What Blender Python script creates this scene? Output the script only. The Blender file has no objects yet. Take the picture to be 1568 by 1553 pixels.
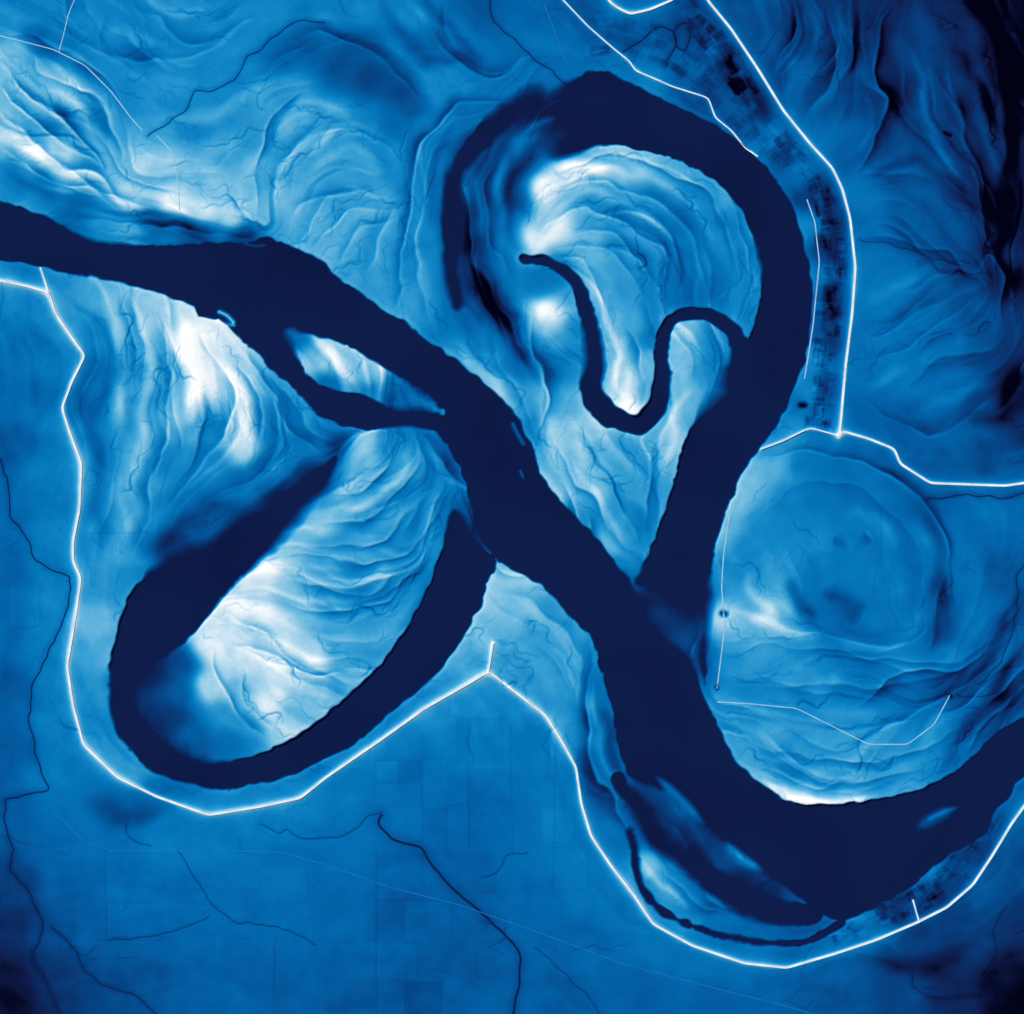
import bpy, math, numpy as np
rng=np.random.default_rng(7)
S=0.01; K=0.075; WL=0.125
CX,CY=784.0,776.5
STEP=1.4
X0,Y0=-130.0,-130.0
NX=int((1568+260)/STEP)+1; NY=int((1553+260)/STEP)+1
gx=X0+np.arange(NX)*STEP; gy=Y0+np.arange(NY)*STEP
PX,PY=np.meshgrid(gx,gy); PX=PX.astype(np.float32); PY=PY.astype(np.float32)

def cat(pts,closed=False,step=6.0):
    P=np.array(pts,float)
    if closed: Q=np.vstack([P[-1],P,P[0],P[1]])
    else: Q=np.vstack([2*P[0]-P[1],P,2*P[-1]-P[-2]])
    out=[]
    for i in range(1,len(Q)-2):
        p0,p1,p2,p3=Q[i-1],Q[i],Q[i+1],Q[i+2]
        n=max(1,int(np.hypot(*(p2-p1)[:2])/step))
        for j in range(n):
            t=j/n
            out.append(0.5*((2*p1)+(-p0+p2)*t+(2*p0-5*p1+4*p2-p3)*t*t+(-p0+3*p1-3*p2+p3)*t**3))
    if not closed: out.append(Q[-2])
    return np.array(out)

# ---------------- noise ----------------
fy=np.fft.fftfreq(NY)[:,None]/STEP; fx=np.fft.rfftfreq(NX)[None,:]/STEP
FR=np.sqrt(fx*fx+fy*fy)
def noise(wl,bw=0.5,r=None):
    w=np.fft.rfft2(rng.standard_normal((NY,NX)))
    f0=1.0/wl
    filt=np.exp(-((np.log(np.maximum(FR,1e-9)/f0))/bw)**2)
    n=np.fft.irfft2(w*filt,s=(NY,NX)); return (n/n.std()).astype(np.float32)
def fbm(wl,beta=1.6):
    w=np.fft.rfft2(rng.standard_normal((NY,NX)))
    filt=1.0/(FR**2+(1/wl)**2)**(beta/2+.15)
    filt[0,0]=0
    n=np.fft.irfft2(w*filt,s=(NY,NX)); return (n/n.std()).astype(np.float32)
def blur(a,s):
    return np.fft.irfft2(np.fft.rfft2(a)*np.exp(-2*(math.pi*FR*s)**2),s=(NY,NX)).astype(np.float32)

# ---------------- value samples ----------------
T="""10,20,.58 60,15,.6 100,50,.62 150,30,.58 200,60,.6 260,40,.62 320,60,.62 380,40,.6 430,20,.58
20,90,.82 60,120,.8 100,150,.85 150,190,.68 130,220,.75 60,180,.75 20,210,.8 60,240,.88 100,260,.85 160,270,.78 200,290,.86 20,280,.55 60,290,.6 60,65,.5 160,110,.6 200,150,.6 230,210,.68 250,260,.78 270,310,.93 310,330,.9 320,280,.8 360,340,.86 300,200,.64 340,230,.68 380,180,.62 260,150,.6 300,100,.6 340,130,.6 390,270,.74 400,330,.8 220,250,.83
450,150,.66 420,200,.72 440,250,.74 480,220,.72 430,310,.8 480,300,.7 520,190,.68 560,230,.66 520,260,.68 560,290,.7 600,250,.64 500,360,.74 550,390,.7 590,440,.66 600,350,.68 540,330,.72 570,200,.62
470,60,.42 520,90,.36 570,120,.33 620,140,.33 640,170,.38 440,80,.45 560,70,.4 500,50,.48 600,190,.45
500,15,.55 560,25,.58 620,40,.6 680,40,.48 700,80,.55 640,90,.5 730,100,.5 700,130,.6 660,130,.62 680,160,.6 650,190,.58
740,30,.4 780,60,.45 760,110,.5 800,30,.45 830,80,.5 800,110,.55 840,130,.5 870,70,.5 880,20,.42
640,240,.6 660,200,.55 700,170,.5 650,300,.6 660,370,.6 640,420,.65 620,470,.68 660,470,.62 690,500,.52 720,480,.45 700,540,.66 740,560,.7 760,520,.55 770,590,.75 800,620,.7 810,660,.6 790,560,.48 780,500,.42 750,450,.36 720,440,.28 740,400,.38 770,420,.5 780,380,.55 760,340,.45 740,300,.35 710,330,.25 720,380,.27 790,300,.34 800,250,.3 760,240,.3 810,200,.34 850,185,.24 740,230,.22 860,220,.2
830,290,.95 870,260,.9 920,240,.8 980,250,.78 1040,270,.72 1090,300,.64 1120,350,.58 1140,400,.57 1145,450,.57 1110,480,.6 850,350,.88 820,370,.92 900,330,.7 950,310,.64 1000,300,.64 1050,340,.56 1090,400,.56 900,390,.78 950,380,.64 1000,380,.58 1040,420,.48 1020,450,.54 920,450,.78 960,440,.64 980,490,.72 930,500,.75 1000,480,.6 1080,440,.48 1060,460,.48
940,540,.8 960,580,.86 940,600,.9 965,625,.97 985,560,.76 985,600,.72 1000,520,.55
1040,520,.82 1060,500,.85 1080,520,.72 1100,540,.6 1050,560,.78 1040,600,.75 1080,570,.62 1030,640,.76 1000,680,.78 1110,560,.5 1090,500,.7
835,475,.99 860,480,.88 880,500,.62 850,520,.7 870,560,.58 830,500,.84 830,440,.52 850,420,.5 870,460,.66
860,620,.72 850,660,.82 880,690,.84 860,740,.78 920,700,.76 960,690,.72 910,760,.74 950,780,.66 900,800,.6 940,830,.7 970,850,.6 990,760,.66 1010,720,.7 1030,680,.75 970,880,.55 980,800,.6
1000,115,.55 1050,130,.4 1100,130,.35 1130,170,.38 1160,180,.35 1180,220,.5 1220,270,.5 1200,230,.35 1240,300,.3 1240,350,.6 1265,380,.3 1280,330,.25 1250,430,.55 1275,450,.35 1270,520,.35 1250,550,.6 1240,600,.6 1265,600,.35 1260,640,.5 1210,650,.6 1180,680,.6 1220,620,.5
900,40,.4 950,50,.35 1000,60,.4 1060,50,.3 1090,80,.35 1120,110,.25 960,100,.5 1040,90,.4 960,10,.5
1150,40,.38 1200,40,.33 1170,90,.4 1250,60,.31 1300,40,.28 1350,30,.24 1400,40,.26 1450,30,.23 1500,30,.2 1550,20,.08 1230,150,.41 1280,130,.37 1330,150,.3 1380,100,.31 1420,130,.33 1470,100,.28 1520,80,.16 1260,210,.48 1310,220,.42 1360,210,.35 1420,200,.34 1480,180,.27 1530,180,.18 1555,120,.1 1320,300,.52 1380,280,.42 1440,270,.38 1500,260,.27 1540,300,.15 1340,360,.5 1400,350,.4 1460,350,.36 1510,370,.3 1560,350,.14 1330,430,.55 1380,420,.52 1430,430,.45 1480,440,.38 1540,430,.18 1340,500,.54 1400,500,.5 1450,520,.45 1510,500,.38 1555,510,.28 1330,570,.5 1390,580,.5 1450,600,.48 1500,620,.35 1555,600,.14 1560,650,.2 1340,630,.45 1400,650,.42 1460,670,.42 1520,690,.34 1550,720,.4 1450,710,.38 1400,690,.4
1180,720,.75 1150,740,.8 1240,720,.55 1300,720,.5 1200,770,.58 1260,760,.53 1320,760,.5 1380,760,.45 1420,790,.4 1170,800,.6 1240,820,.6 1300,830,.54 1360,830,.54 1410,850,.46 1450,830,.53 1500,800,.48 1550,800,.48 1150,850,.6 1200,870,.64 1260,880,.54 1320,890,.54 1370,890,.54 1430,900,.4 1480,880,.5 1540,880,.38 1120,880,.6 1150,920,.7 1190,940,.76 1250,940,.53 1300,950,.48 1350,950,.53 1400,960,.53 1440,970,.36 1490,950,.53 1540,960,.38 1120,970,.75 1170,970,.7 1220,990,.68 1300,1000,.58 1380,1010,.58 1450,1010,.58 1520,1010,.42 1120,1030,.6 1180,1040,.6 1260,1050,.62 1340,1060,.57 1420,1060,.54 1480,1050,.48 1540,1060,.38 1120,1090,.68 1180,1100,.66 1260,1110,.64 1340,1110,.62 1420,1100,.57 1490,1110,.42 1150,1150,.68 1210,1170,.66 1280,1170,.66 1350,1170,.66 1420,1150,.62 1470,1150,.52 1190,1205,.8 1240,1222,.84 1300,1222,.8 1360,1205,.68 1530,1090,.42 1110,950,.85 1110,800,.75 1130,750,.8
560,680,.8 540,700,.75 600,690,.66 640,700,.66 680,740,.62 540,760,.76 590,770,.66 640,780,.62 670,800,.6 490,800,.78 550,820,.68 610,840,.62 650,860,.58 450,830,.82 500,860,.7 560,880,.64 620,900,.6 400,880,.95 450,900,.78 510,920,.66 570,940,.64 350,940,.94 400,950,.88 460,960,.83 520,980,.73 560,1000,.68 320,990,.92 370,1010,.9 430,1010,.94 480,1020,.88 530,1030,.73 320,1050,.85 370,1060,.8 410,1080,.94 460,1080,.73 340,1100,.6 380,1120,.6 430,1120,.78 360,1140,.5 270,1060,.38 260,1100,.25 300,1130,.4 245,1030,.22 278,1020,.34
520,690,.35 480,730,.22 430,770,.2 380,810,.18 450,690,.5 410,720,.45 370,750,.45 330,780,.42 290,800,.38 260,830,.25
100,450,.64 150,450,.7 200,460,.8 190,500,.76 240,490,.83 280,480,.88 290,520,.96 330,560,.93 320,600,.92 370,600,.88 360,640,.83 380,690,.86 410,640,.68 420,590,.68 450,640,.64 480,680,.58 430,680,.58 150,520,.6 220,550,.68 250,600,.7 280,640,.82 200,620,.68 160,600,.6 210,700,.72 240,740,.7 200,790,.7 260,720,.6 300,700,.64 330,720,.6 160,700,.6 160,800,.6 300,660,.68 180,860,.66 160,900,.64 150,950,.75 140,1000,.68 150,1070,.62 170,1130,.62 210,1180,.66 130,560,.52 120,620,.46 140,660,.58 200,880,.6 230,800,.64 270,770,.55
30,450,.58 60,490,.56 20,530,.48 80,550,.58 30,600,.46 70,640,.56 20,680,.38 70,720,.55 20,770,.46 80,790,.54 60,860,.55 20,870,.43 90,920,.58 60,970,.56 20,960,.44 80,1040,.55 20,1050,.4 90,1120,.56 20,1150,.4 80,1190,.55
30,1250,.4 100,1230,.51 170,1240,.45 230,1225,.43 80,1300,.46 150,1290,.5 250,1280,.56 330,1290,.54 20,1350,.32 100,1370,.43 180,1350,.48 260,1350,.5 340,1350,.5 20,1420,.27 80,1430,.38 150,1430,.44 230,1430,.46 310,1430,.46 20,1500,.2 80,1500,.3 150,1500,.37 230,1510,.4 310,1500,.42 10,1545,.16
380,1240,.58 440,1260,.56 520,1200,.53 600,1150,.55 680,1080,.62 720,1060,.61 750,1060,.6 780,1060,.56 640,1180,.47 700,1140,.53 760,1130,.53 820,1130,.53 600,1240,.48 700,1230,.45 780,1230,.49 850,1220,.53 430,1330,.5 520,1320,.48 620,1330,.44 720,1300,.43 800,1310,.48 880,1290,.53 420,1410,.46 520,1400,.46 620,1410,.4 720,1400,.42 820,1380,.46 900,1370,.5 960,1400,.52 420,1500,.42 520,1490,.42 640,1500,.37 720,1480,.4 820,1470,.43 900,1460,.45 1000,1450,.5 1080,1470,.5 880,1530,.4 980,1530,.42 1080,1530,.42 1180,1520,.43 1280,1490,.45 1280,1530,.39 1360,1480,.36 1430,1470,.34 1500,1430,.35 1380,1520,.36 1460,1520,.27 1540,1500,.18 1540,1400,.32 1550,1330,.4 1510,1370,.44 1560,1545,.12
750,920,.82 780,890,.8 740,960,.75 700,1010,.72 800,920,.76 850,940,.7 880,970,.66 800,980,.7 850,1000,.68 790,1020,.66 830,1050,.66 880,1050,.68 880,1010,.68 870,1100,.66 890,1130,.65 780,950,.78
910,1050,.5 920,1110,.4 910,1160,.45 940,1200,.4 930,1250,.5 960,1290,.5 910,1210,.5
1000,1240,.2 1050,1280,.24 1010,1280,.18 1070,1320,.17 1130,1355,.18 1100,1320,.33 1180,1370,.22 1220,1385,.35 1130,1310,.4 990,1220,.26 1030,1210,.5 1060,1240,.45
995,1320,.78 1020,1350,.7 1060,1390,.62 1040,1340,.6 1090,1380,.5 1110,1410,.5 1170,1425,.45 1220,1430,.4 1000,1360,.6
1320,1420,.5 1380,1390,.25 1400,1400,.3 1440,1360,.25 1470,1335,.3 1500,1310,.3 1530,1270,.35 1555,1240,.45 1430,1340,.6 1340,1430,.5 1250,1450,.45 1150,1465,.5
1040,950,.26 1040,985,.38 1010,950,.3 1060,920,.16 1000,915,.24 1065,1010,.32 725,800,.28 715,785,.34
455,520,.5 475,545,.8 500,560,.9 520,565,.8 560,575,.78 580,570,.85 600,590,.6 560,600,.5 620,600,.4 640,615,.5 665,628,.6 500,590,.45
690,680,.35 700,720,.4 670,690,.6 650,670,.55 150,350,.6 200,355,.62 240,350,.4 300,358,.3 370,364,.25 120,340,.45"""
SM=np.array([[float(v) for v in t.split(',')] for t in T.split()],np.float32)
CS=7.0
cnx=int((NX*STEP)/CS)+3; cny=int((NY*STEP)/CS)+3
cx=X0+np.arange(cnx)*CS; cy=Y0+np.arange(cny)*CS
CXg,CYg=np.meshgrid(cx,cy)
def idw(sm,p=2.2,s2=120.):
    num=np.zeros_like(CXg);den=np.zeros_like(CXg)
    for x,y,v in sm:
        w=1.0/((CXg-x)**2+(CYg-y)**2+s2)**p
        num+=w*v;den+=w
    return num/den
fxi=(gx-X0)/CS; fyi=(gy-Y0)/CS
ix=fxi.astype(int);iy=fyi.astype(int);tx=(fxi-ix)[None,:];ty=(fyi-iy)[:,None]
def up(c):
    a=c[np.ix_(iy,ix)];b=c[np.ix_(iy,ix+1)];d=c[np.ix_(iy+1,ix)];e=c[np.ix_(iy+1,ix+1)]
    return ((a*(1-tx)+b*tx)*(1-ty)+(d*(1-tx)+e*tx)*ty).astype(np.float32)

# ---------------- strokes: dv,width|pts ----------------
R="""-.28,5|1370,0 1345,60 1350,110 1362,160 1350,200 1325,245 1300,265
-.2,8|1450,60 1490,110 1520,170 1540,240 1545,330 1530,400
-.22,8|1480,-10 1530,60 1555,140 1550,230 1568,300
-.14,6|1270,10 1275,90 1255,150 1235,180
-.12,5|1210,-5 1215,60 1185,110
-.12,5|1420,100 1470,170 1500,260 1520,360 1535,400
.09,7|1290,0 1295,60 1280,120 1250,180
.09,6|1390,60 1410,130 1430,200 1480,270
.08,8|1230,0 1235,60 1215,120
.1,5|1500,90 1525,160 1535,260
-.1,5|1310,370 1360,365 1420,385 1480,405 1530,430
-.2,6|1490,405 1515,385 1535,430 1540,500
-.1,6|1310,610 1370,640 1430,670 1480,640 1540,590
-.08,6|1320,520 1390,490 1460,440
-.08,5|1320,560 1400,520 1500,450
.07,7|1310,480 1370,440 1450,420
.08,8|1320,600 1400,560 1500,520
.08,8|1400,640 1470,600 1540,560
0,0|1300,300 1380,270 1450,290 1520,380
-.14,7|1330,270 1400,240 1440,270 1500,330
-.1,6|1440,190 1480,240 1510,330 1530,420
0,0|1330,650 1420,690 1550,720
-.12,12|1575,560 1550,600 1530,640 1480,645
-.14,3|840,270 920,240 1010,258 1080,300 1115,360 1125,440
-.12,4|835,300 900,280 990,300 1060,360 1085,420 1080,470
-.15,4|830,345 900,318 970,345 1030,400 1050,465
-.12,3|860,360 920,350 980,390 1020,460
-.08,3|830,385 900,375 960,410 1000,470
.10,5|850,285 930,262 1010,280 1070,330 1105,400
.08,5|840,325 910,300 990,325 1045,385 1070,450
-.1,4|880,400 910,440 935,500
.12,6|890,400 925,470 945,560 950,610
-.12,4|960,500 975,550 990,600
.1,6|1150,300 1152,380 1150,460
-.14,3|440,850 500,855 570,870 620,850 660,800 690,750
-.14,3|410,920 480,940 560,930 630,890 670,830
-.18,3|360,985 420,1000 480,1030 530,1035
-.12,3|480,800 540,805 600,775 640,710 640,670
-.12,3|500,760 560,750 600,700 605,660
-.16,3|330,990 345,1050 380,1110 410,1135
-.1,3|370,1030 385,1080 430,1125
-.12,3|340,940 400,965 450,1005 500,1035
-.12,3|460,830 540,840 610,810 655,750
-.12,3|430,885 500,905 560,910 620,880
.08,5|400,900 470,920 550,915 620,870
.08,5|380,970 440,985 500,1010 550,1010
.1,6|500,780 560,775 615,730 625,680
.08,5|480,870 560,890 640,850 680,790
-.08,10|180,440 205,500 200,580 180,700 170,800
.12,8|190,440 225,520 225,620 210,720 205,800
-.12,6|235,460 255,540 255,640 232,740 205,860
.12,9|270,470 300,560 290,640
-.16,6|300,500 350,590 345,660 300,720 250,780
.1,7|330,540 375,610 385,700
-.18,4|360,560 400,620 400,680
-.16,4|370,530 420,600 450,660 500,700
-.1,5|400,560 450,620 480,670 530,690
-.08,8|90,430 140,490 170,540 150,640 155,760 150,900
.08,10|150,450 185,540 185,650 190,780 175,900
-.08,12|430,660 400,720 340,770 280,800 240,850
-.13,10|530,680 490,730 440,775 390,815
.14,8|440,700 390,740 330,770
-.3,4|0,85 40,130 80,170 130,215 155,270
-.2,5|40,95 100,130 150,165 185,215 190,260
-.22,4|0,130 50,180 110,225 150,260
-.19,5|0,170 50,215 120,260 200,300
-.16,4|0,215 60,262 130,292 200,325
-.15,7|0,265 80,300 200,330 300,350
-.15,6|0,50 80,75 150,115 200,180
.1,5|60,130 120,165 165,210
.1,6|0,190 60,240 130,275 200,310
.12,6|180,300 250,325 320,335
-.1,5|150,20 160,70 220,90 300,80 380,40
-.1,5|200,-10 260,50 330,60 400,20
.06,6|180,20 240,70 320,75 390,30
-.15,4|395,330 395,260 425,180 470,140
-.1,5|420,320 430,250 470,210 540,190 600,230
-.1,4|440,350 480,300 540,290 600,300
-.09,4|480,380 530,320 600,320
-.09,4|560,430 580,360 610,300
.08,6|425,200 470,160 540,175
-.1,4|520,400 550,350 605,335
-.12,6|430,70 490,48 560,72 620,125 655,160
.08,6|440,40 510,30 600,75 680,130
-.14,8|580,-10 600,40 650,80 700,90 740,120
-.14,10|640,-10 690,50 740,100
.08,5|620,0 660,40 720,60
-.24,3.5|790,143 730,150 680,180 645,220 630,260 622,330 612,400 605,480
.08,6|720,165 670,210 650,280 640,370 650,450
-.13,9|700,190 665,250 660,340
-.08,5|700,180 660,230 645,320 640,430 680,540
-.25,8|700,240 690,300 690,380 705,450 740,500
-.15,6|740,210 712,280 715,360 740,430 790,510 830,580
-.2,9|735,400 765,460 805,530 832,590
-.12,6|770,230 745,290 755,370 780,430
-.15,7|820,225 790,270 780,330 790,390
.16,7|830,190 780,235 765,300 775,360
.14,6|800,150 750,190 718,260 712,320
.1,4|790,195 750,235 732,300 740,370
-.08,8|690,440 720,520 780,600 820,660
-.25,5|800,470 820,520 838,580 840,640 818,690
.1,8|700,520 740,570 790,620 815,650
-.12,3|840,650 870,720 920,790 960,850
-.12,3|900,680 950,760 975,840
.08,4|870,690 910,760 950,820
-.12,3|1000,670 1000,740 980,820
.08,6|1060,580 1030,660 1010,740
-.1,3|880,650 930,720 970,790
-.2,3|1165,700 1240,690 1310,700 1380,735 1430,780 1455,850 1460,930
-.12,11|1400,760 1435,830 1445,900 1440,975
.08,9|1390,780 1415,850 1410,930
-.06,6|1160,800 1230,740 1330,760 1400,840 1420,960
-.18,9|1205,880 1225,925 1250,958
-.16,11|1265,905 1295,925 1320,945
-.14,7|1280,825 1300,835
-.12,5|1325,815 1335,830
.08,10|1290,780 1350,800 1375,850
.12,8|1145,880 1170,930 1195,960
.12,6|1120,930 1180,960 1260,975
0,0|1150,850 1200,940 1300,985 1420,980
-.1,4|1100,1000 1200,990 1330,1010 1450,1015 1568,960
-.1,5|1130,1045 1250,1050 1400,1050 1520,1000
-.1,4|1110,1110 1200,1150 1330,1170 1430,1140 1530,1080
.06,5|1120,1130 1220,1170 1330,1185 1430,1160
-.1,4|1150,1170 1240,1205 1340,1195 1440,1170
.12,5|1160,1198 1215,1224 1300,1228 1360,1215
0,0|1200,760 1230,820 1250,900 1280,960
0,0|1300,740 1340,800 1360,880 1370,960
-.12,7|1400,1120 1460,1070 1520,1000 1560,900
-.18,8|1440,1190 1480,1120 1530,1050 1568,980
.08,6|1420,1120 1480,1040 1540,960
-.17,6|1300,1090 1380,1040 1480,1020 1540,970
-.14,5|1330,1120 1410,1085 1470,1050 1530,1010
-.14,5|1480,1160 1520,1100 1568,1050
.07,6|1480,1080 1530,1020 1568,950
-.25,5|905,1000 900,1060 900,1130 915,1200 950,1250 975,1295
-.1,8|930,1080 935,1150 960,1200
.15,5|912,1030 912,1100 925,1170 945,1215
-.1,4|1000,1310 1060,1350 1120,1395 1220,1420
.15,4|985,1312 1010,1355 1060,1390
-.12,4|1010,1330 1050,1370 1120,1405
-.06,6|760,900 830,930 890,1000 890,1100
.06,6|780,910 850,960 880,1020
0,0|760,950 860,985
-.05,10|40,450 60,600 40,750
-.06,8|20,480 90,560 60,660
0,0|0,1400 300,1380 600,1350
0,0|600,1500 1000,1500 1400,1480
-.15,17|1335,1468 1380,1482 1440,1478 1500,1440
-.1,18|130,1225 190,1248 260,1245
-.13,13|1258,262 1272,300 1280,360 1281,420 1276,500 1268,580 1258,640
-.14,14|1095,60 1140,130 1190,205
-.15,6|110,333 180,338 260,345 330,352 400,365
.15,3|120,328 200,335 280,340
.18,5|335,478 300,460 250,440
-.2,6|640,660 670,690 705,735 720,775
.12,5|650,680 690,730 712,760
-.25,5|975,1195 1020,1190 1060,1235 1085,1268"""
STR=[]
for l in R.strip().split('\n'):
    h,p=l.split('|'); dv,w=[float(a) for a in h.split(',')]
    STR.append((dv,w,cat([[float(a) for a in q.split(',')] for q in p.split()],step=8)))

def seg_dist(P,pad,param=False,closed=False,sign=False):
    x0=max(0,int((P[:,0].min()-pad-X0)/STEP)); x1=min(NX,int((P[:,0].max()+pad-X0)/STEP)+2)
    y0=max(0,int((P[:,1].min()-pad-Y0)/STEP)); y1=min(NY,int((P[:,1].max()+pad-Y0)/STEP)+2)
    x1=max(x1,x0);y1=max(y1,y0)
    D=np.full((y1-y0,x1-x0),1e9,np.float32); U=np.zeros_like(D); SG=np.ones_like(D)
    Q=np.vstack([P,P[:1]]) if closed else P
    n=len(Q)-1
    for i in range(n):
        a=Q[i];b=Q[i+1]
        lx0=max(x0,int((min(a[0],b[0])-pad-X0)/STEP)); lx1=min(x1,int((max(a[0],b[0])+pad-X0)/STEP)+2)
        ly0=max(y0,int((min(a[1],b[1])-pad-Y0)/STEP)); ly1=min(y1,int((max(a[1],b[1])+pad-Y0)/STEP)+2)
        if lx1<=lx0 or ly1<=ly0: continue
        xs=PX[ly0:ly1,lx0:lx1]-a[0]; ys=PY[ly0:ly1,lx0:lx1]-a[1]
        dx,dy=b[0]-a[0],b[1]-a[1]; L=dx*dx+dy*dy+1e-9
        t=np.clip((xs*dx+ys*dy)/L,0,1)
        d=(xs-t*dx)**2+(ys-t*dy)**2
        sl=(slice(ly0-y0,ly1-y0),slice(lx0-x0,lx1-x0))
        m=d<D[sl]
        D[sl]=np.where(m,d,D[sl])
        U[sl]=np.where(m,(i+t)/n,U[sl])
        if sign: SG[sl]=np.where(m,np.sign(xs*dy-ys*dx),SG[sl])
    if sign: return np.sqrt(D),U,(slice(y0,y1),slice(x0,x1)),SG
    return np.sqrt(D),U,(slice(y0,y1),slice(x0,x1))

def apply(V,dv,w,P,taper=True,wobble=None,warp=None):
    D,U,sl=seg_dist(P,w*2.8+4)
    if D.size==0: return
    U=np.clip(U,0.0,1.0)
    if taper: ww=w*(.35+.65*np.clip(np.sin(np.pi*U),0,1)**.6)*1.15
    else: ww=w
    g=np.exp(-(D/ww)**2)
    if taper: g*=np.clip(np.minimum(U,1-U)*4,0,1)**.8
    if wobble is not None: g*=wobble[sl]
    V[sl]+=dv*g
def fold(V,dv,w,P,side=1,sharp=1.7,wobble=None):
    D,U,sl,SG=seg_dist(P,w*3+6,sign=True)
    if D.size==0: return
    U=np.clip(U,0.0,1.0); env=np.clip(np.sin(np.pi*U),0,1)**.9
    d=D*SG*side; ww=w*(.3+.7*env)
    g=np.where(d>0,np.exp(-(np.maximum(d,0)/ww)**1.3),np.exp(-(d/sharp)**2))
    lip=np.exp(-((d+sharp*2.3)/(sharp*1.8))**2)*.36
    g=(g-lip)*env
    if wobble is not None: g=g*wobble[sl]
    V[sl]+=dv*g

# ---------------- orientation + LIC ----------------
RIV_N=[(-200,285),(-60,300),(0,309),(75,335),(110,355),(150,370),(230,377),(310,373),(380,372),(400,365),(430,370),(455,383),(490,398),(520,428),(560,455),(600,485),(620,492),(650,520),(700,553),(745,590),(785,628),(800,655),(818,690),(822,712),(840,745),(880,790),(910,820),(940,860),(970,897),(990,935),(1020,970),(1060,1015),(1076,1060),(1088,1090),(1108,1130),(1130,1170),(1170,1205),(1215,1230),(1270,1232),(1340,1225),(1400,1212),(1460,1185),(1500,1150),(1530,1120),(1568,1100),(1640,1060),(1760,1010)]
RIV_S=[(1760,1060),(1640,1120),(1568,1190),(1545,1220),(1520,1250),(1512,1275),(1480,1295),(1440,1320),(1400,1355),(1360,1380),(1310,1405),(1285,1410),(1262,1402),(1235,1385),(1190,1345),(1150,1322),(1110,1290),(1090,1275),(1060,1250),(1030,1222),(1000,1205),(972,1195),(955,1170),(945,1130),(940,1090),(930,1060),(915,1000),(905,975),(870,940),(840,905),(800,880),(762,858),(735,820),(722,780),(715,740),(700,710),(685,680),(665,660),(640,655),(600,653),(560,658),(520,650),(490,635),(465,610),(440,585),(420,570),(400,545),(370,520),(350,500),(335,490),(305,485),(298,470),(260,455),(215,440),(160,428),(100,418),(50,405),(0,398),(-60,390),(-200,380)]
NE=[(835,150),(870,128),(900,112),(935,112),(960,125),(1000,145),(1060,175),(1100,195),(1140,225),(1180,265),(1210,310),(1228,360),(1240,410),(1245,450),(1240,510),(1230,560),(1210,610),(1190,650),(1165,685),(1140,720),(1118,770),(1100,820),(1090,870),(1085,930),(1083,980),(1080,1050),(1072,1000),(1068,940),(1000,905),(972,895),(990,860),(1005,820),(1020,780),(1035,730),(1045,690),(1060,655),(1085,620),(1115,590),(1140,540),(1160,480),(1168,430),(1160,380),(1140,330),(1110,290),(1070,260),(1020,240),(960,225),(920,222),(880,235),(850,240),(868,200),(820,190),(790,180)]
SW=[(760,858),(745,895),(735,930),(700,990),(660,1040),(600,1090),(540,1140),(490,1165),(440,1190),(390,1200),(345,1210),(290,1200),(240,1185),(200,1150),(175,1110),(168,1060),(170,1010),(180,970),(195,920),(225,880),(270,850),(330,825),(400,780),(470,735),(515,700),(500,735),(465,780),(440,815),(400,858),(355,900),(318,945),(282,985),(240,1015),(215,1055),(222,1100),(260,1140),(320,1168),(380,1160),(430,1140),(480,1110),(540,1060),(590,1010),(630,950),(660,890),(680,830),(697,780),(735,835)]
ISL=[(438,505),(470,510),(520,525),(560,545),(600,570),(630,590),(660,612),(682,636),(640,626),(615,628),(590,622),(560,606),(520,600),(485,588),(462,562),(448,530)]
SCH=[(803,397,6),(830,399,7),(862,412,8),(885,438,10),(898,475,11),(908,520,12),(912,560,14),(905,595,16),(925,630,18),(960,648,14),(985,648,15),(1005,625,15),(1014,590,13),(1014,545,10),(1018,508,10),(1040,484,9),(1070,480,9),(1105,492,11),(1128,515,12),(1138,550,18),(1125,590,20)]
TCH=[(965,1275,5),(972,1300,5),(975,1335,5),(990,1370,5),(1025,1402,5),(1085,1428,4),(1160,1443,4),(1225,1445,4),(1260,1432,5),(1290,1412,5)]
BCH=[(945,1195,10),(985,1245,12),(1010,1290,12),(1050,1315,16),(1100,1355,18),(1150,1385,20),(1200,1400,18),(1245,1400,16)]
LCH=[(700,470,5),(692,430,6),(688,390,7),(687,340,8),(694,290,9),(708,250,12),(738,212,15),(775,178,17),(820,155,20)]
ori=[]
for dv,w,P in STR:
    for i in range(len(P)-1):
        d=P[i+1]-P[i]; a=math.atan2(d[1],d[0]); m=(P[i]+P[i+1])/2
        ori.append((m[0],m[1],math.cos(2*a),math.sin(2*a),1.0))
for poly in (RIV_N,RIV_S,NE,SW):
    P=cat(poly,step=20)
    for i in range(0,len(P)-1):
        d=P[i+1]-P[i]; a=math.atan2(d[1],d[0]); m=(P[i]+P[i+1])/2
        ori.append((m[0],m[1],math.cos(2*a),math.sin(2*a),.25))
oc=np.zeros_like(CXg);os_=np.zeros_like(CXg)
for x,y,c,s,wt in ori:
    w=wt/((CXg-x)**2+(CYg-y)**2+200.)**1.6
    oc+=w*c;os_+=w*s
th=0.5*np.arctan2(os_,oc)
c2,s2=up(np.cos(2*th)),up(np.sin(2*th))
c2=blur(c2,8);s2=blur(s2,8)
ang=0.5*np.arctan2(s2,c2)+0.28*noise(180)+0.07*noise(80)
VX=np.cos(ang).astype(np.float32);VY=np.sin(ang).astype(np.float32)
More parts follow.
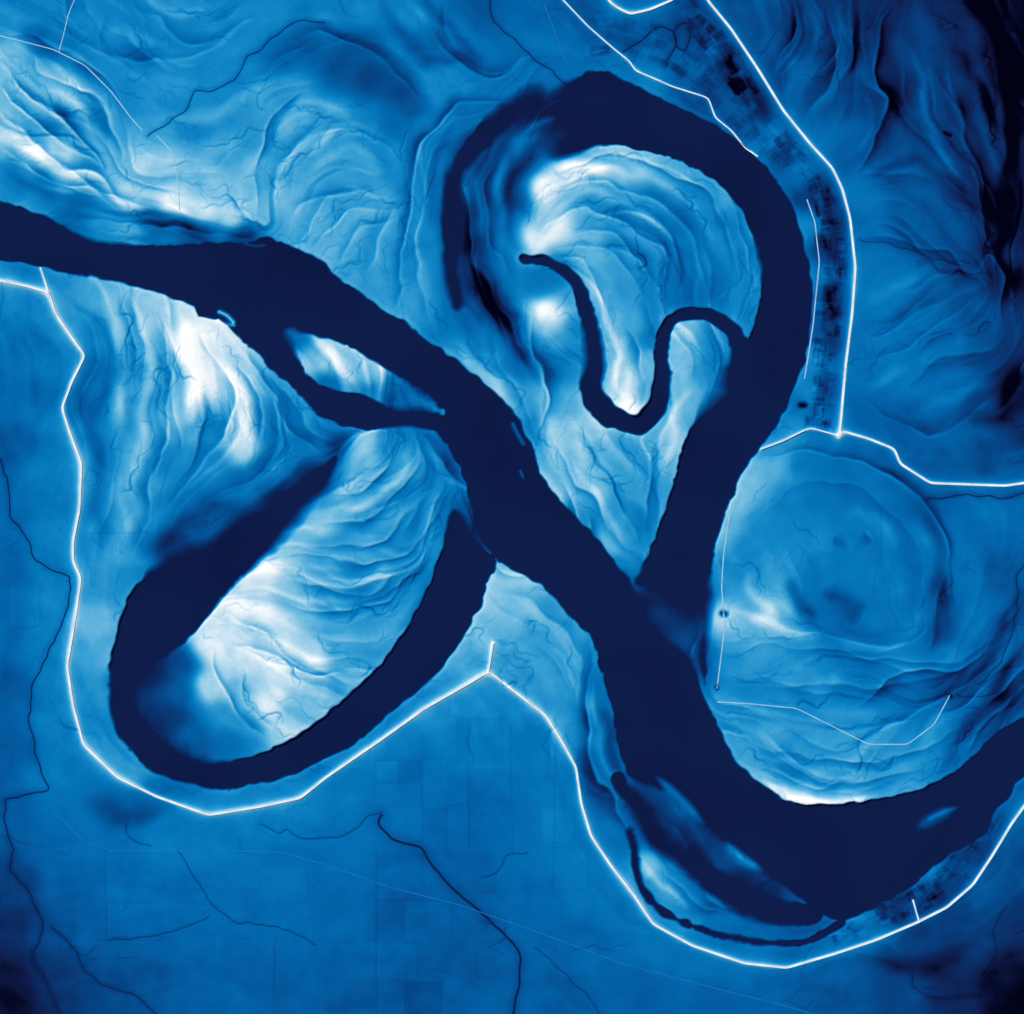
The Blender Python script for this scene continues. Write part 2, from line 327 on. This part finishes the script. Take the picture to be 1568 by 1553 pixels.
def lic(fields,steps,ds):
    acc=[f.copy() for f in fields]
    I,J=np.meshgrid(np.arange(NX,dtype=np.float32),np.arange(NY,dtype=np.float32))
    fl=[f.ravel() for f in fields];vx=VX.ravel();vy=VY.ravel()
    for sg in (1,-1):
        x=I.copy().ravel();y=J.copy().ravel()
        dx=sg*VX.ravel();dy=sg*VY.ravel()
        for k in range(steps):
            x+=dx*ds;y+=dy*ds
            np.clip(x,0,NX-1,out=x);np.clip(y,0,NY-1,out=y)
            id=(y+.5).astype(np.int32)*NX+(x+.5).astype(np.int32)
            id=np.minimum(id,NX*NY-1)
            ax=vx[id];ay=vy[id]
            s=np.where(ax*dx+ay*dy<0,-1,1).astype(np.float32)
            dx=ax*s;dy=ay*s
            wt=0.5+0.5*math.cos(math.pi*(k+1)/(steps+1))
            for n in range(len(fl)):
                acc[n]+=wt*fl[n][id].reshape(NY,NX)
    return [a/a.std() for a in acc]
LA,LB=lic([noise(85,.4),noise(44,.4)],32,2.4)
LC,LD=lic([noise(24,.4),noise(13,.4)],6,1.8)
LA=blur(LA,4);LB=blur(LB,2.5);LC=blur(LC,1.0)

AMP="""60,150,1.1 200,60,.7 330,60,.7 330,180,.6 440,200,.9 560,280,.9 530,110,.1 620,150,.1 680,50,.9 780,70,.5 650,300,.6 740,300,.9 750,550,.7 900,320,1.1 1050,340,1.1 1120,430,.8 950,560,.8 850,500,.6 1060,540,.8 900,720,1.1 1000,730,.8 1000,70,.3 1150,180,.2 1260,400,.2 1270,600,.2 1250,100,1.1 1400,150,1.2 1500,200,1.3 1550,60,1.2 1350,300,.7 1450,350,.9 1350,480,.8 1450,520,.9 1540,460,1 1400,600,.8 1520,640,.8 1440,700,.5 1200,760,.35 1300,860,.3 1400,800,.3 1500,850,.5 1180,930,.7 1300,1020,.8 1450,1020,1.1 1500,1100,1.2 1200,1120,.9 1350,1150,.9 560,720,1.1 620,800,1.1 500,860,1.1 400,960,.9 500,960,1.1 400,1080,.9 240,560,.9 350,620,1.1 450,660,.9 200,720,.8 150,800,.5 300,1100,.3 280,780,.6 50,560,.4 50,800,.25 50,1100,.2 150,1000,.3 100,1300,.2 300,1300,.2 500,1300,.12 700,1200,.1 800,1400,.12 1000,1500,.12 1400,1500,.2 200,1500,.25 800,960,.6 850,1060,.4 930,1150,.6 1050,1260,.6 1050,1370,.7 1450,1360,.4 60,1450,.3 560,570,.8"""
AM=up(idw(np.array([[float(v) for v in t.split(',')] for t in AMP.split()]),2.0,400.))

V=up(idw(SM))
V=blur(V,6)
wob=np.clip(1+.22*noise(90),.5,1.5)
sidef=noise(260)
def at(A,p):
    i=int(min(max((p[0]-X0)/STEP,0),NX-1));j=int(min(max((p[1]-Y0)/STEP,0),NY-1));return float(A[j,i])
SL=np.zeros_like(V)
for dv,w,P in STR:
    if dv<0 and w<=6.5:
        fold(SL,dv*1.15,w*3.0,P,side=1 if at(sidef,P[len(P)//2])>0 else -1,sharp=1.6,wobble=wob)
    elif dv!=0: apply(SL,dv,w*(1.25 if w<10 else 1),P,wobble=wob)
wxn=noise(110)*3.5+noise(40)*.7; wyn=noise(110)*3.5+noise(40)*.7
def warp(A,dx,dy):
    x=np.clip((PX-X0+dx)/STEP,0,NX-1.01);y=np.clip((PY-Y0+dy)/STEP,0,NY-1.01)
    a=x.astype(np.int32);b=y.astype(np.int32);u=x-a;v=y-b
    return ((A[b,a]*(1-u)+A[b,a+1]*u)*(1-v)+(A[b+1,a]*(1-u)+A[b+1,a+1]*u)*v).astype(np.float32)
V+=warp(SL,wxn,wyn)
r5=np.random.default_rng(11)
ma1=noise(60)*.25+noise(24)*.22
def trace(p,n,st,extra=0.,dirn=None,meander=1.):
    pts=[np.array(p,float)];d=None
    for k in range(n):
        q=pts[-1];a=at(ang,q)+meander*at(ma1,q)+extra
        v=np.array([math.cos(a),math.sin(a)])
        if d is None:
            if dirn is not None and v@dirn<0: v=-v
        elif v@d<0: v=-v
        d=v;pts.append(q+v*st)
    return np.array(pts)
F2=np.zeros_like(V)
cnt=0
for k in range(1700):
    p=(r5.uniform(-60,1630),r5.uniform(-60,1610)); am=at(AM,p)
    if r5.random()>am*.6: continue
    P=trace(p,r5.integers(7,26),9,meander=.35)
    if r5.random()<.2: apply(F2,r5.uniform(.03,.09)*min(am,1.1),r5.uniform(3,9),P)
    else: fold(F2,-r5.uniform(.03,.115)*min(am,1.1),r5.uniform(5,20),P,side=1 if at(sidef,p)+r5.normal()*.4>0 else -1,sharp=r5.uniform(1.1,2.4))
    cnt+=1
for k in range(3400):
    p=(r5.uniform(-20,1590),r5.uniform(-20,1570)); am=at(AM,p); b=at(V,p)
    if r5.random()>am*.6*(1 if b>.55 else .4): continue
    P=trace(p,r5.integers(6,22),5,meander=2.0); a=-r5.uniform(.02,.075)
    apply(F2,a,r5.uniform(.95,1.5),P)
    for _ in range(r5.integers(0,4)):
        i=r5.integers(1,len(P)-1); d=P[i]-P[i-1]; e=r5.choice([-1,1])*r5.uniform(.4,.9)
        Q=trace(P[i],r5.integers(3,9),5,extra=e,dirn=d,meander=1.7); apply(F2,a*.75,1.0,Q)
V+=F2
def saw(x,w=.22):
    f=x-np.floor(x)
    return np.where(f<1-w,f/(1-w),(1-f)/w)-.5
mod=np.clip(.6+.5*noise(110),0,1.5)
xa=LA*.45
V+=AM*(saw(xa,.14)*.035*mod+LB*.014+LA*.02)
vn=np.clip(1-np.abs(LC)*3.2,0,1); vn2=np.clip(1-np.abs(LD)*2.2,0,1)
iso=np.clip(1-np.abs(noise(30,.4))*6,0,1)
iso2=np.clip(1-np.abs(noise(15,.4))*4,0,1)
bright=np.clip((V-.5)*4,0,1)
mg=np.clip(.1+.7*noise(70),0,1.3)
V-=np.clip(AM,0,1)*bright*(vn*.018*mg+vn2*.009*mg+(iso*.018+iso2*.011)*np.clip(1.-mg,0,1))
V+=fbm(90)*.012+noise(5,.5)*.0024
V=.5+(V-.5)*1.06
V-=.10*np.exp(-((PX-1568)**2+(PY-1553)**2)/230**2)+.08*np.exp(-((PX)**2+(PY-1553)**2)/200**2)+.05*np.exp(-((PX-1568)**2+(PY)**2)/260**2)  # frame-corner vignette put into the heights, so the tint darkens there

# fields
frs=np.random.default_rng(3)
for x0,y0,x1,y1 in [(577,1165,612,1200),(612,1165,645,1198),(577,1200,645,1235),(650,1165,685,1240),(685,1235,718,1305),(650,1240,685,1275),(785,1190,850,1235),(718,1180,783,1250),(577,1310,650,1380),(577,1380,620,1440),(620,1390,690,1440),(620,1505,678,1553),(577,1445,640,1500),(163,1310,250,1380),(480,1340,577,1440),(165,1385,260,1435),(700,1100,770,1170),(850,1300,900,1360),(730,1440,780,1500),(15,900,60,960),(20,1150,45,1185),(700,1310,760,1370),(330,1440,420,1500),(830,1240,880,1290),(500,1500,577,1552),(860,1380,910,1430),(400,1330,470,1380),(90,1320,160,1380),(650,1060,690,1100)]:
    dv=frs.choice([-1,1])*frs.uniform(.01,.024)
    if (x0,y0)==(620,1505): dv=-.04
    mk=(PX>x0)&(PX<x1)&(PY>y0)&(PY<y1); V[mk]+=dv
    ed=(PX>x0-2)&(PX<x1+2)&(PY>y0-2)&(PY<y1+2)&~mk; V[ed]-=.016
for p in [[(577,1300),(577,1553)],[(163,1303),(163,1440)],[(480,1443),(577,1443)],[(645,1165),(648,1290)],[(718,1100),(718,1300)],[(783,1110),(786,1310)],[(577,1380),(690,1380)],[(577,1165),(645,1165)],[(850,1150),(850,1300)],[(130,1440),(250,1440)],[(420,1443),(420,1553)],[(0,820),(50,850)],[(1430,880),(1430,1000)],[(1315,930),(1430,935)],[(130,817),(215,817)],[(1350,780),(1350,860)]]:
    apply(V,-.03,1.2,cat(p,step=20),taper=False)
def band_rects(pts,off0,off1,n,seed,amp,sz=(6,22)):
    r=np.random.default_rng(seed); P=cat(pts,step=6)
    for _ in range(n):
        i=r.integers(0,len(P)-1); t=P[i+1]-P[i]; t/=np.hypot(*t)+1e-9; nn=np.array([-t[1],t[0]])
        c=P[i]+nn*r.uniform(off0,off1); hw,hh=r.uniform(*sz)/2*.5,r.uniform(*sz)/2
        x0=int((c[0]-30-X0)/STEP);y0=int((c[1]-30-Y0)/STEP)
        if x0<0 or y0<0: continue
        sl=(slice(y0,y0+42),slice(x0,x0+42))
        u=(PX[sl]-c[0])*t[0]+(PY[sl]-c[1])*t[1]; v=(PX[sl]-c[0])*nn[0]+(PY[sl]-c[1])*nn[1]
        V[sl]+=r.uniform(-1,.6)*amp*((np.abs(u)<hh)&(np.abs(v)<hw*1.4))
LV_E=[(1075,-30),(1083,0),(1120,45),(1160,105),(1200,170),(1240,220),(1275,258),(1290,290),(1302,335),(1310,410),(1305,480),(1295,560),(1288,640),(1285,668)]
band_rects(LV_E,16,50,300,5,.10,(5,28))
LV_SE=[(1280,1460),(1340,1440),(1400,1415),(1450,1390),(1490,1355),(1520,1310),(1550,1260)]
band_rects(LV_SE,-50,-12,90,6,.12)
band_rects([(900,60),(960,60),(1040,90),(1120,160),(1200,240)],-30,30,110,8,.06,(8,34))

# levees
LEV=[(5.2,LV_E),
 (5,[(925,-20),(932,2),(945,12),(965,22),(995,15),(1030,0),(1050,-20)]),
 (5,[(1285,668),(1288,660),(1330,672),(1370,688),(1378,710),(1425,740),(1480,742),(1540,744),(1568,740),(1640,725)]),
 (2.6,[(1285,668),(1240,655),(1200,675),(1165,688)]),
 (3,[(845,-20),(865,3),(900,40),(940,75),(965,95),(972,108),(1000,120),(1030,133),(1085,150),(1095,180),(1120,200),(1140,225),(1160,240)]),
 (5.2,[(-80,415),(0,430),(40,438),(75,448),(85,480),(105,510),(130,545),(110,585),(95,625),(108,665),(125,710),(122,780),(112,830),(112,860),(124,885),(115,950),(103,1020),(112,1080),(128,1140),(180,1190),(240,1220),(320,1248),(400,1235),(460,1222),(500,1190),(580,1135),(650,1085),(720,1045),(748,1028),(800,1068),(835,1095),(860,1135),(882,1175),(890,1230),(905,1280),(935,1325),(970,1370),(1000,1415),(1060,1448),(1140,1475),(1205,1482),(1280,1460),(1340,1440),(1400,1415),(1450,1390),(1490,1355),(1520,1310),(1550,1260),(1568,1235),(1620,1170)]),
 (3.5,[(748,1028),(755,985)]),(3,[(75,448),(62,410)]),(3,[(1398,1378),(1407,1410)])]
def lin(pts,step=5.,wig=0,seed=0):
    P=np.array(pts,float);out=[]
    for a,b in zip(P[:-1],P[1:]):
        n=max(1,int(np.hypot(*(b-a)[:2])/step))
        for j in range(n): out.append(a+(b-a)*j/n)
    out.append(P[-1]);out=np.array(out)
    for _ in range(2):
        o=out.copy(); o[1:-1]=(out[:-2]+2*out[1:-1]+out[2:])/4; out=o
    return out
for w,p in LEV:
    P=lin(p,8); apply(V,.10*(w/5),w*2.1,P,taper=False)
    apply(V,.22,w*.75,P,taper=False)

ROADS=[(1.5,[(-20,50),(0,55),(80,75),(130,100),(170,140),(200,180),(218,200)]),(1.3,[(118,-10),(105,20),(98,50),(90,80)]),(1.3,[(240,208),(262,230),(272,270),(275,322)]),
 (1.7,[(1236,305),(1248,340),(1255,400),(1245,500),(1232,580)]),(1.6,[(1120,770),(1108,850),(1105,900),(1110,960),(1098,1055)]),
 (1.4,[(1098,1075),(1150,1078),(1220,1085),(1270,1110),(1330,1140),(1390,1140),(1430,1110),(1455,1065)]),
 (.7,[(80,1240),(130,1290),(170,1303),(260,1303),(430,1305),(500,1325),(600,1360),(700,1385),(830,1430),(950,1475),(1080,1510),(1200,1540),(1300,1570)]),
 (.9,[(833,5),(850,50),(865,95),(930,75)]),(.8,[(240,780),(258,704),(270,703),(276,675)])]
STM=[(2.2,[(-20,680),(0,700),(12,740),(15,790),(45,830),(50,855),(75,872),(108,885),(105,930),(75,1000),(50,1050),(45,1110),(60,1170),(75,1210),(30,1220),(8,1225),(8,1265),(20,1300),(15,1335),(40,1360),(65,1410),(60,1440),(45,1470),(70,1500),(90,1553),(95,1600)]),
 (3.8,[(585,1245),(578,1262),(600,1285),(645,1298),(668,1335),(700,1368),(740,1400),(772,1430),(797,1460),(797,1500),(785,1553),(780,1600)]),
 (1.6,[(500,38),(470,30),(440,40),(400,70),(380,85),(370,110),(330,140),(300,135),(285,165),(260,190),(240,200),(225,207)]),
 (1.8,[(745,-20),(750,5),(755,30),(800,75),(840,105),(870,130)]),
 (2.6,[(1018,100),(1035,70),(1032,45),(1050,32),(1060,50),(1050,80),(1037,75),(1035,50),(1010,40),(985,60),(955,80)]),
 (2,[(1420,765),(1480,757),(1530,762),(1568,755),(1600,750)]),
 (1.5,[(1580,840),(1560,880),(1555,950),(1535,1010),(1500,1050)]),
 (1.5,[(1395,1490),(1398,1512),(1425,1532),(1460,1528),(1500,1525)]),
 (1.7,[(80,1420),(120,1465),(130,1490),(165,1512),(200,1520),(240,1553),(250,1590)]),
 (1.1,[(275,1305),(300,1350),(335,1395),(360,1412),(430,1420),(480,1445)]),
 (1.1,[(190,1260),(200,1285),(230,1298)]),
 (1.1,[(400,1262),(425,1278),(440,1270),(455,1285),(500,1285),(530,1280),(550,1268),(556,1250),(585,1245)]),
 (1.0,[(165,1440),(210,1438),(270,1425),(320,1405)]),
 (1.1,[(1465,1066),(1500,1068),(1540,1060)]),
 (1.1,[(1315,370),(1360,372),(1400,385),(1450,400),(1490,402)]),
 (.9,[(820,1450),(860,1490),(900,1520),(920,1560)]),(.9,[(740,1345),(765,1335),(775,1310),(810,1305)]),
 (1.0,[(1540,1390),(1520,1430),(1530,1460),(1505,1500)])]
def wiggle(pts,amp,seed,step=5):
    P=lin(pts,step); r=np.random.default_rng(seed)
    n=len(P); k=r.standard_normal((n,2)); 
    for _ in range(2):
        k[1:-1]=(k[:-2]+2*k[1:-1]+k[2:])/4
    return P+k*amp
STMP=[(w,wiggle(p,2.4 if w<2.5 else 1.4,i+20)) for i,(w,p) in enumerate(STM)]
for w,P in STMP: apply(V,-.07*min(1,w/2),w*2.6,P,taper=False)

# ---------------- water masks ----------------
def inside(P):
    m=np.zeros((NY,NX),bool)
    n=len(P)
    for i in range(n):
        a=P[i];b=P[(i+1)%n]
        if a[1]==b[1]: continue
        y0,y1=min(a[1],b[1]),max(a[1],b[1])
        j0=max(0,int(math.ceil((y0-Y0)/STEP))); j1=min(NY,int(math.ceil((y1-Y0)/STEP)))
        if j1<=j0: continue
        yy=gy[j0:j1]; xx=a[0]+(yy-a[1])*(b[0]-a[0])/(b[1]-a[1])
        m[j0:j1]^=(gx[None,:]<xx[:,None])
    return m
PAD=60.
def sdf(P):
    D,U,sl=seg_dist(P,PAD,closed=True)
    F=np.full((NY,NX),PAD,np.float32); F[sl]=np.minimum(D,PAD)
    return np.where(inside(P),-F,F)
main=cat(RIV_N+RIV_S,True,10)
s_main=sdf(main); s_isl=sdf(cat(ISL,True,8))
s_ne=sdf(cat(NE,True,8)); s_sw=sdf(cat(SW,True,8))
def chan(pts):
    P=cat(pts,step=6); 
    D,U,sl=seg_dist(P[:,:2],PAD)
    n=len(P)-1; w=np.interp(U.ravel()*n,np.arange(n+1),P[:,2]).reshape(U.shape)
    F=np.full((NY,NX),PAD,np.float32); F[sl]=np.minimum(D-w,PAD); return F
s=np.maximum(s_main,-s_isl)
s=np.minimum(s,s_ne);s=np.minimum(s,s_sw)
for c in (SCH,TCH,BCH,LCH): s=np.minimum(s,chan(c))
jag=(noise(15,.5)*.4*np.clip(.4+.6*noise(120),0,1.6)+noise(36,.5)*.9)
soft=np.full((NY,NX),1.9,np.float32)
for x,y,r,w in [(1030,940,55,34),(825,185,55,36),(420,770,80,24),(242,1065,48,36),(300,1130,40,26),(290,860,50,20),(722,805,28,14),(440,520,25,12),(640,605,30,8),(1100,600,45,22),(1050,1290,60,18),(1150,1370,50,16),(980,1230,30,12),(715,290,55,12),(895,540,45,9),(1080,920,30,6),(620,628,30,8),(1160,400,30,5),(150,360,60,5),(700,430,50,12)]:
    soft+=w*np.exp(-((PX-x)**2+(PY-y)**2)/(r*r))
t=np.clip((s+jag)/(2*soft)+.5,0,1); t=t*t*(3-2*t)
BED=.05
V+=.03*np.exp(-((s+jag-4)/4)**2)*(soft<3)
V=BED+(np.clip(V,-.02,1.08)-BED)*t
for dv,w,p in [(.3,10,[(1400,1272),(1432,1254),(1466,1237)]),(.18,4,[(1425,1254),(1446,1244),(1466,1238)]),
  (.75,4,[(336,478),(348,484),(358,494)]),(.5,3,[(335,490),(345,496),(360,500)]),
  (.35,4,[(786,650),(793,665),(802,680)]),(.35,2.5,[(797,722),(802,732)]),
  (.36,7,[(1110,1288),(1135,1312),(1170,1336)]),(.42,7,[(1000,1185),(1040,1222),(1082,1265)]),
  (.2,6,[(800,205),(825,190),(855,178)]),(.22,3,[(375,374),(390,377),(405,376)]),(.12,8,[(790,250),(800,225),(830,200)]),
  (-.5,4.5,[(1227,621),(1233,621)]),(-.6,4.5,[(1107,940),(1111,941)]),(-.25,3,[(1448,203),(1456,207)]),(-.4,3,[(1455,1066),(1457,1067)]),(-.5,2.5,[(1098,1053),(1099,1055)])]:
    apply(V,dv,w,cat(p,step=4),taper=w>5)
for dv,w,p in [(.12,1.1,[(815,195),(830,168),(860,153),(900,150),(950,153),(990,175),(1015,205),(1018,228)]),(.09,1.1,[(935,208),(970,207),(1010,220)])]:
    apply(V,dv,w,cat(p,step=4),taper=False)
V=V.astype(np.float32)
VT=np.nan_to_num(V,nan=.5)
np.clip(VT,-.02,1.12,out=VT)

# ---------------- materials ----------------
def srgb(h):
    h=h.lstrip('#');o=[]
    for i in (0,2,4):
        c=int(h[i:i+2],16)/255; o.append(c/12.92 if c<=.04045 else ((c+.055)/1.055)**2.4)
    return (*o,1)
def newmat(n):
    m=bpy.data.materials.new(n);m.use_nodes=True
    b=m.node_tree.nodes['Principled BSDF'];b.inputs['Roughness'].default_value=1
    b.inputs['Specular IOR Level'].default_value=.0
    return m,b
RAMP=[(0,'#010214'),(.07,'#070b2a'),(.125,'#0e1b47'),(.2,'#0b2a60'),(.32,'#054382'),(.44,'#0360a3'),(.54,'#0473b4'),(.62,'#1286c3'),(.70,'#379ecf'),(.78,'#6ab7da'),(.87,'#a8d2e6'),(.95,'#dfecf3'),(1,'#f8fafb')]
m_land,b=newmat('elevation_tinted_soil'); nt=m_land.node_tree;N=nt.nodes;L=nt.links
geo=N.new('ShaderNodeNewGeometry');sep=N.new('ShaderNodeSeparateXYZ');L.new(geo.outputs['Position'],sep.inputs[0])
mul=N.new('ShaderNodeMath');mul.operation='MULTIPLY';mul.inputs[1].default_value=1/K;L.new(sep.outputs['Z'],mul.inputs[0])
nz=N.new('ShaderNodeTexNoise');nz.inputs['Scale'].default_value=26;nz.inputs['Detail'].default_value=2;L.new(geo.outputs['Position'],nz.inputs['Vector'])
ma=N.new('ShaderNodeMath');ma.operation='MULTIPLY_ADD';ma.inputs[1].default_value=.022;L.new(nz.outputs['Fac'],ma.inputs[0])
sb=N.new('ShaderNodeMath');sb.operation='SUBTRACT';sb.inputs[1].default_value=.011;L.new(mul.outputs[0],sb.inputs[0]);L.new(sb.outputs[0],ma.inputs[2])
rp=N.new('ShaderNodeValToRGB');cr=rp.color_ramp
while len(cr.elements)>1: cr.elements.remove(cr.elements[-1])
cr.elements[0].position=0;cr.elements[0].color=srgb(RAMP[0][1])
for p,h in RAMP[1:]:
    e=cr.elements.new(p);e.color=srgb(h)
L.new(ma.outputs[0],rp.inputs[0]);L.new(rp.outputs[0],b.inputs['Base Color'])
m_wat,b=newmat('river_water');nt=m_wat.node_tree;N=nt.nodes;L=nt.links
nz=N.new('ShaderNodeTexNoise');nz.inputs['Scale'].default_value=.35;nz.inputs['Detail'].default_value=3
geo=N.new('ShaderNodeNewGeometry');L.new(geo.outputs['Position'],nz.inputs['Vector'])
mx=N.new('ShaderNodeValToRGB');mx.color_ramp.elements[0].position=.3;mx.color_ramp.elements[0].color=srgb('#0b173f');mx.color_ramp.elements[1].position=.55;mx.color_ramp.elements[1].color=srgb('#0f1d49')
L.new(nz.outputs['Fac'],mx.inputs[0]);L.new(mx.outputs[0],b.inputs['Base Color'])
def flat(n,h,sc=30):
    m,b=newmat(n);nt=m.node_tree;N=nt.nodes;L=nt.links
    c=srgb(h);nz=N.new('ShaderNodeTexNoise');nz.inputs['Scale'].default_value=sc
    geo=N.new('ShaderNodeNewGeometry');L.new(geo.outputs['Position'],nz.inputs['Vector'])
    r=N.new('ShaderNodeValToRGB');r.color_ramp.elements[0].position=.25;r.color_ramp.elements[1].position=.7
    r.color_ramp.elements[0].color=(c[0]*.7,c[1]*.75,c[2]*.8,1);r.color_ramp.elements[1].color=c
    L.new(nz.outputs['Fac'],r.inputs[0]);L.new(r.outputs[0],b.inputs['Base Color']);return m
m_lev=flat('levee_crown','#f4f6f8',6);m_levs=flat('levee_slope','#8cc4e2',6);m_road=flat('road_gravel','#a5cfe5',8);m_str=flat('stream_water','#0a2350',8);m_thin=flat('track','#1f86c0',8)

# ---------------- meshes ----------------
def wx_(p): return (p-CX)*S
def wy_(p): return -(p-CY)*S
ext=np.array([60,160,400,1200,4000,15000,60000.])
gxe=np.concatenate([gx[0]-ext[::-1],gx,gx[-1]+ext]);gye=np.concatenate([gy[0]-ext[::-1],gy,gy[-1]+ext])
VE=np.pad(VT,7,mode='edge')
def gridmesh(name,xs,ys,Z,mask=None,mat=None):
    ny,nx=Z.shape
    XX,YY=np.meshgrid(wx_(xs),wy_(ys))
    co=np.stack([XX,YY,Z],-1).reshape(-1,3).astype(np.float32)
    idx=np.arange(ny*nx,dtype=np.int32).reshape(ny,nx)
    q=np.stack([idx[1:,:-1],idx[1:,1:],idx[:-1,1:],idx[:-1,:-1]],-1)
    if mask is not None:
        q=q[mask]
        used=np.unique(q); rm=np.full(ny*nx,-1,np.int32); rm[used]=np.arange(len(used)); q=rm[q]; co=co[used]
    q=q.reshape(-1,4)
    me=bpy.data.meshes.new(name);me.vertices.add(len(co));me.vertices.foreach_set('co',co.ravel())
    me.loops.add(q.size);me.loops.foreach_set('vertex_index',q.ravel())
    me.polygons.add(len(q));me.polygons.foreach_set('loop_start',np.arange(0,q.size,4,dtype=np.int32))
    me.polygons.foreach_set('use_smooth',np.ones(len(q),bool))
    me.update(calc_edges=True)
    o=bpy.data.objects.new(name,me);bpy.context.scene.collection.objects.link(o);me.materials.append(mat);return o
terr=gridmesh('terrain',gxe,gye,VE*K,None,m_land)
wm=(VT<WL+.04)&(s+jag<soft*1.2+4)
for _ in range(2):
    w2=wm.copy();w2[1:]|=wm[:-1];w2[:-1]|=wm[1:];w2[:,1:]|=wm[:,:-1];w2[:,:-1]|=wm[:,1:];wm=w2
wq=wm[1:,1:]|wm[:-1,:-1]|wm[1:,:-1]|wm[:-1,1:]
gridmesh('river',gx,gy,np.full((NY,NX),WL*K,np.float32),wq,m_wat)

def sampleV(P):
    i=np.clip((P[:,0]-X0)/STEP,0,NX-2);j=np.clip((P[:,1]-Y0)/STEP,0,NY-2)
    a=i.astype(int);b=j.astype(int);u=i-a;v=j-b
    return (VT[b,a]*(1-u)+VT[b,a+1]*u)*(1-v)+(VT[b+1,a]*(1-u)+VT[b+1,a+1]*u)*v
import bmesh
def ribbon(name,P,w,h,mats,crown=.5):
    P=P[:,:2]; T=np.gradient(P,axis=0);T/=np.hypot(T[:,0],T[:,1])[:,None]+1e-9
    Nn=np.stack([-T[:,1],T[:,0]],-1)
    zc=sampleV(P)
    offs=[-w,-w*crown,w*crown,w];vs=[];fs=[];mi=[]
    for i,p in enumerate(P):
        for k,o in enumerate(offs):
            q=p+Nn[i]*o; zz=float(sampleV(q[None])[0])*K
            z=float(zc[i])*K+h if k in(1,2) else min(zz,float(zc[i])*K+h)-.004
            vs.append((wx_(q[0]),wy_(q[1]),z))
    for i in range(len(P)-1):
        for k in range(3):
            a=i*4+k; fs.append((a,a+1,a+5,a+4)); mi.append(0 if k==1 else 1)
    me=bpy.data.meshes.new(name);me.from_pydata(vs,[],fs);
    for m in mats: me.materials.append(m)
    me.polygons.foreach_set('material_index',mi);me.update()
    o=bpy.data.objects.new(name,me);bpy.context.scene.collection.objects.link(o)
    bm=bmesh.new();bm.from_mesh(me);bmesh.ops.recalc_face_normals(bm,faces=bm.faces)
    if sum(f.normal.z for f in bm.faces)<0: bmesh.ops.reverse_faces(bm,faces=bm.faces)
    bm.to_mesh(me);bm.free()
for w,p in LEV: ribbon('levee',lin(p,4),w*.5,.007,[m_lev,m_levs],.6)
for w,p in ROADS: ribbon('road' ,lin(p,4),max(w*.6,.5),.004,[m_road if w>1 else m_thin]*2,.8)
for w,P in STMP: ribbon('stream',P,w*.5,.002,[m_str,m_str],.85)

# ---------------- light, camera ----------------
sc=bpy.context.scene
W=bpy.data.worlds.new('World');sc.world=W;W.use_nodes=True
nt=W.node_tree;bg=nt.nodes['Background'];sky=nt.nodes.new('ShaderNodeTexSky');sky.sky_type='NISHITA';sky.sun_disc=False
EL=math.radians(46);AZ=math.radians(315)
sky.sun_elevation=EL;sky.sun_rotation=AZ
nt.links.new(sky.outputs[0],bg.inputs[0]);bg.inputs[1].default_value=.05
sun=bpy.data.lights.new('sun','SUN');sun.energy=4.0;sun.angle=math.radians(.5);sun.color=(1,.97,.92)
so=bpy.data.objects.new('sun',sun);sc.collection.objects.link(so)
import mathutils
d=mathutils.Vector((-math.cos(EL)*.7071,math.cos(EL)*.7071,math.sin(EL)))
so.rotation_euler=d.to_track_quat('Z','Y').to_euler()
so.location=d*20
cam=bpy.data.cameras.new('camera');co=bpy.data.objects.new('camera',cam);sc.collection.objects.link(co)
cam.lens=85;cam.sensor_width=36;cam.clip_end=5000
co.location=(0,0,15.68*85/36+.05);co.rotation_euler=(0,0,0)
sc.camera=co
sc.view_settings.view_transform='Standard';sc.view_settings.look='None';sc.view_settings.exposure=0
print(cnt, np.isnan(V).sum())
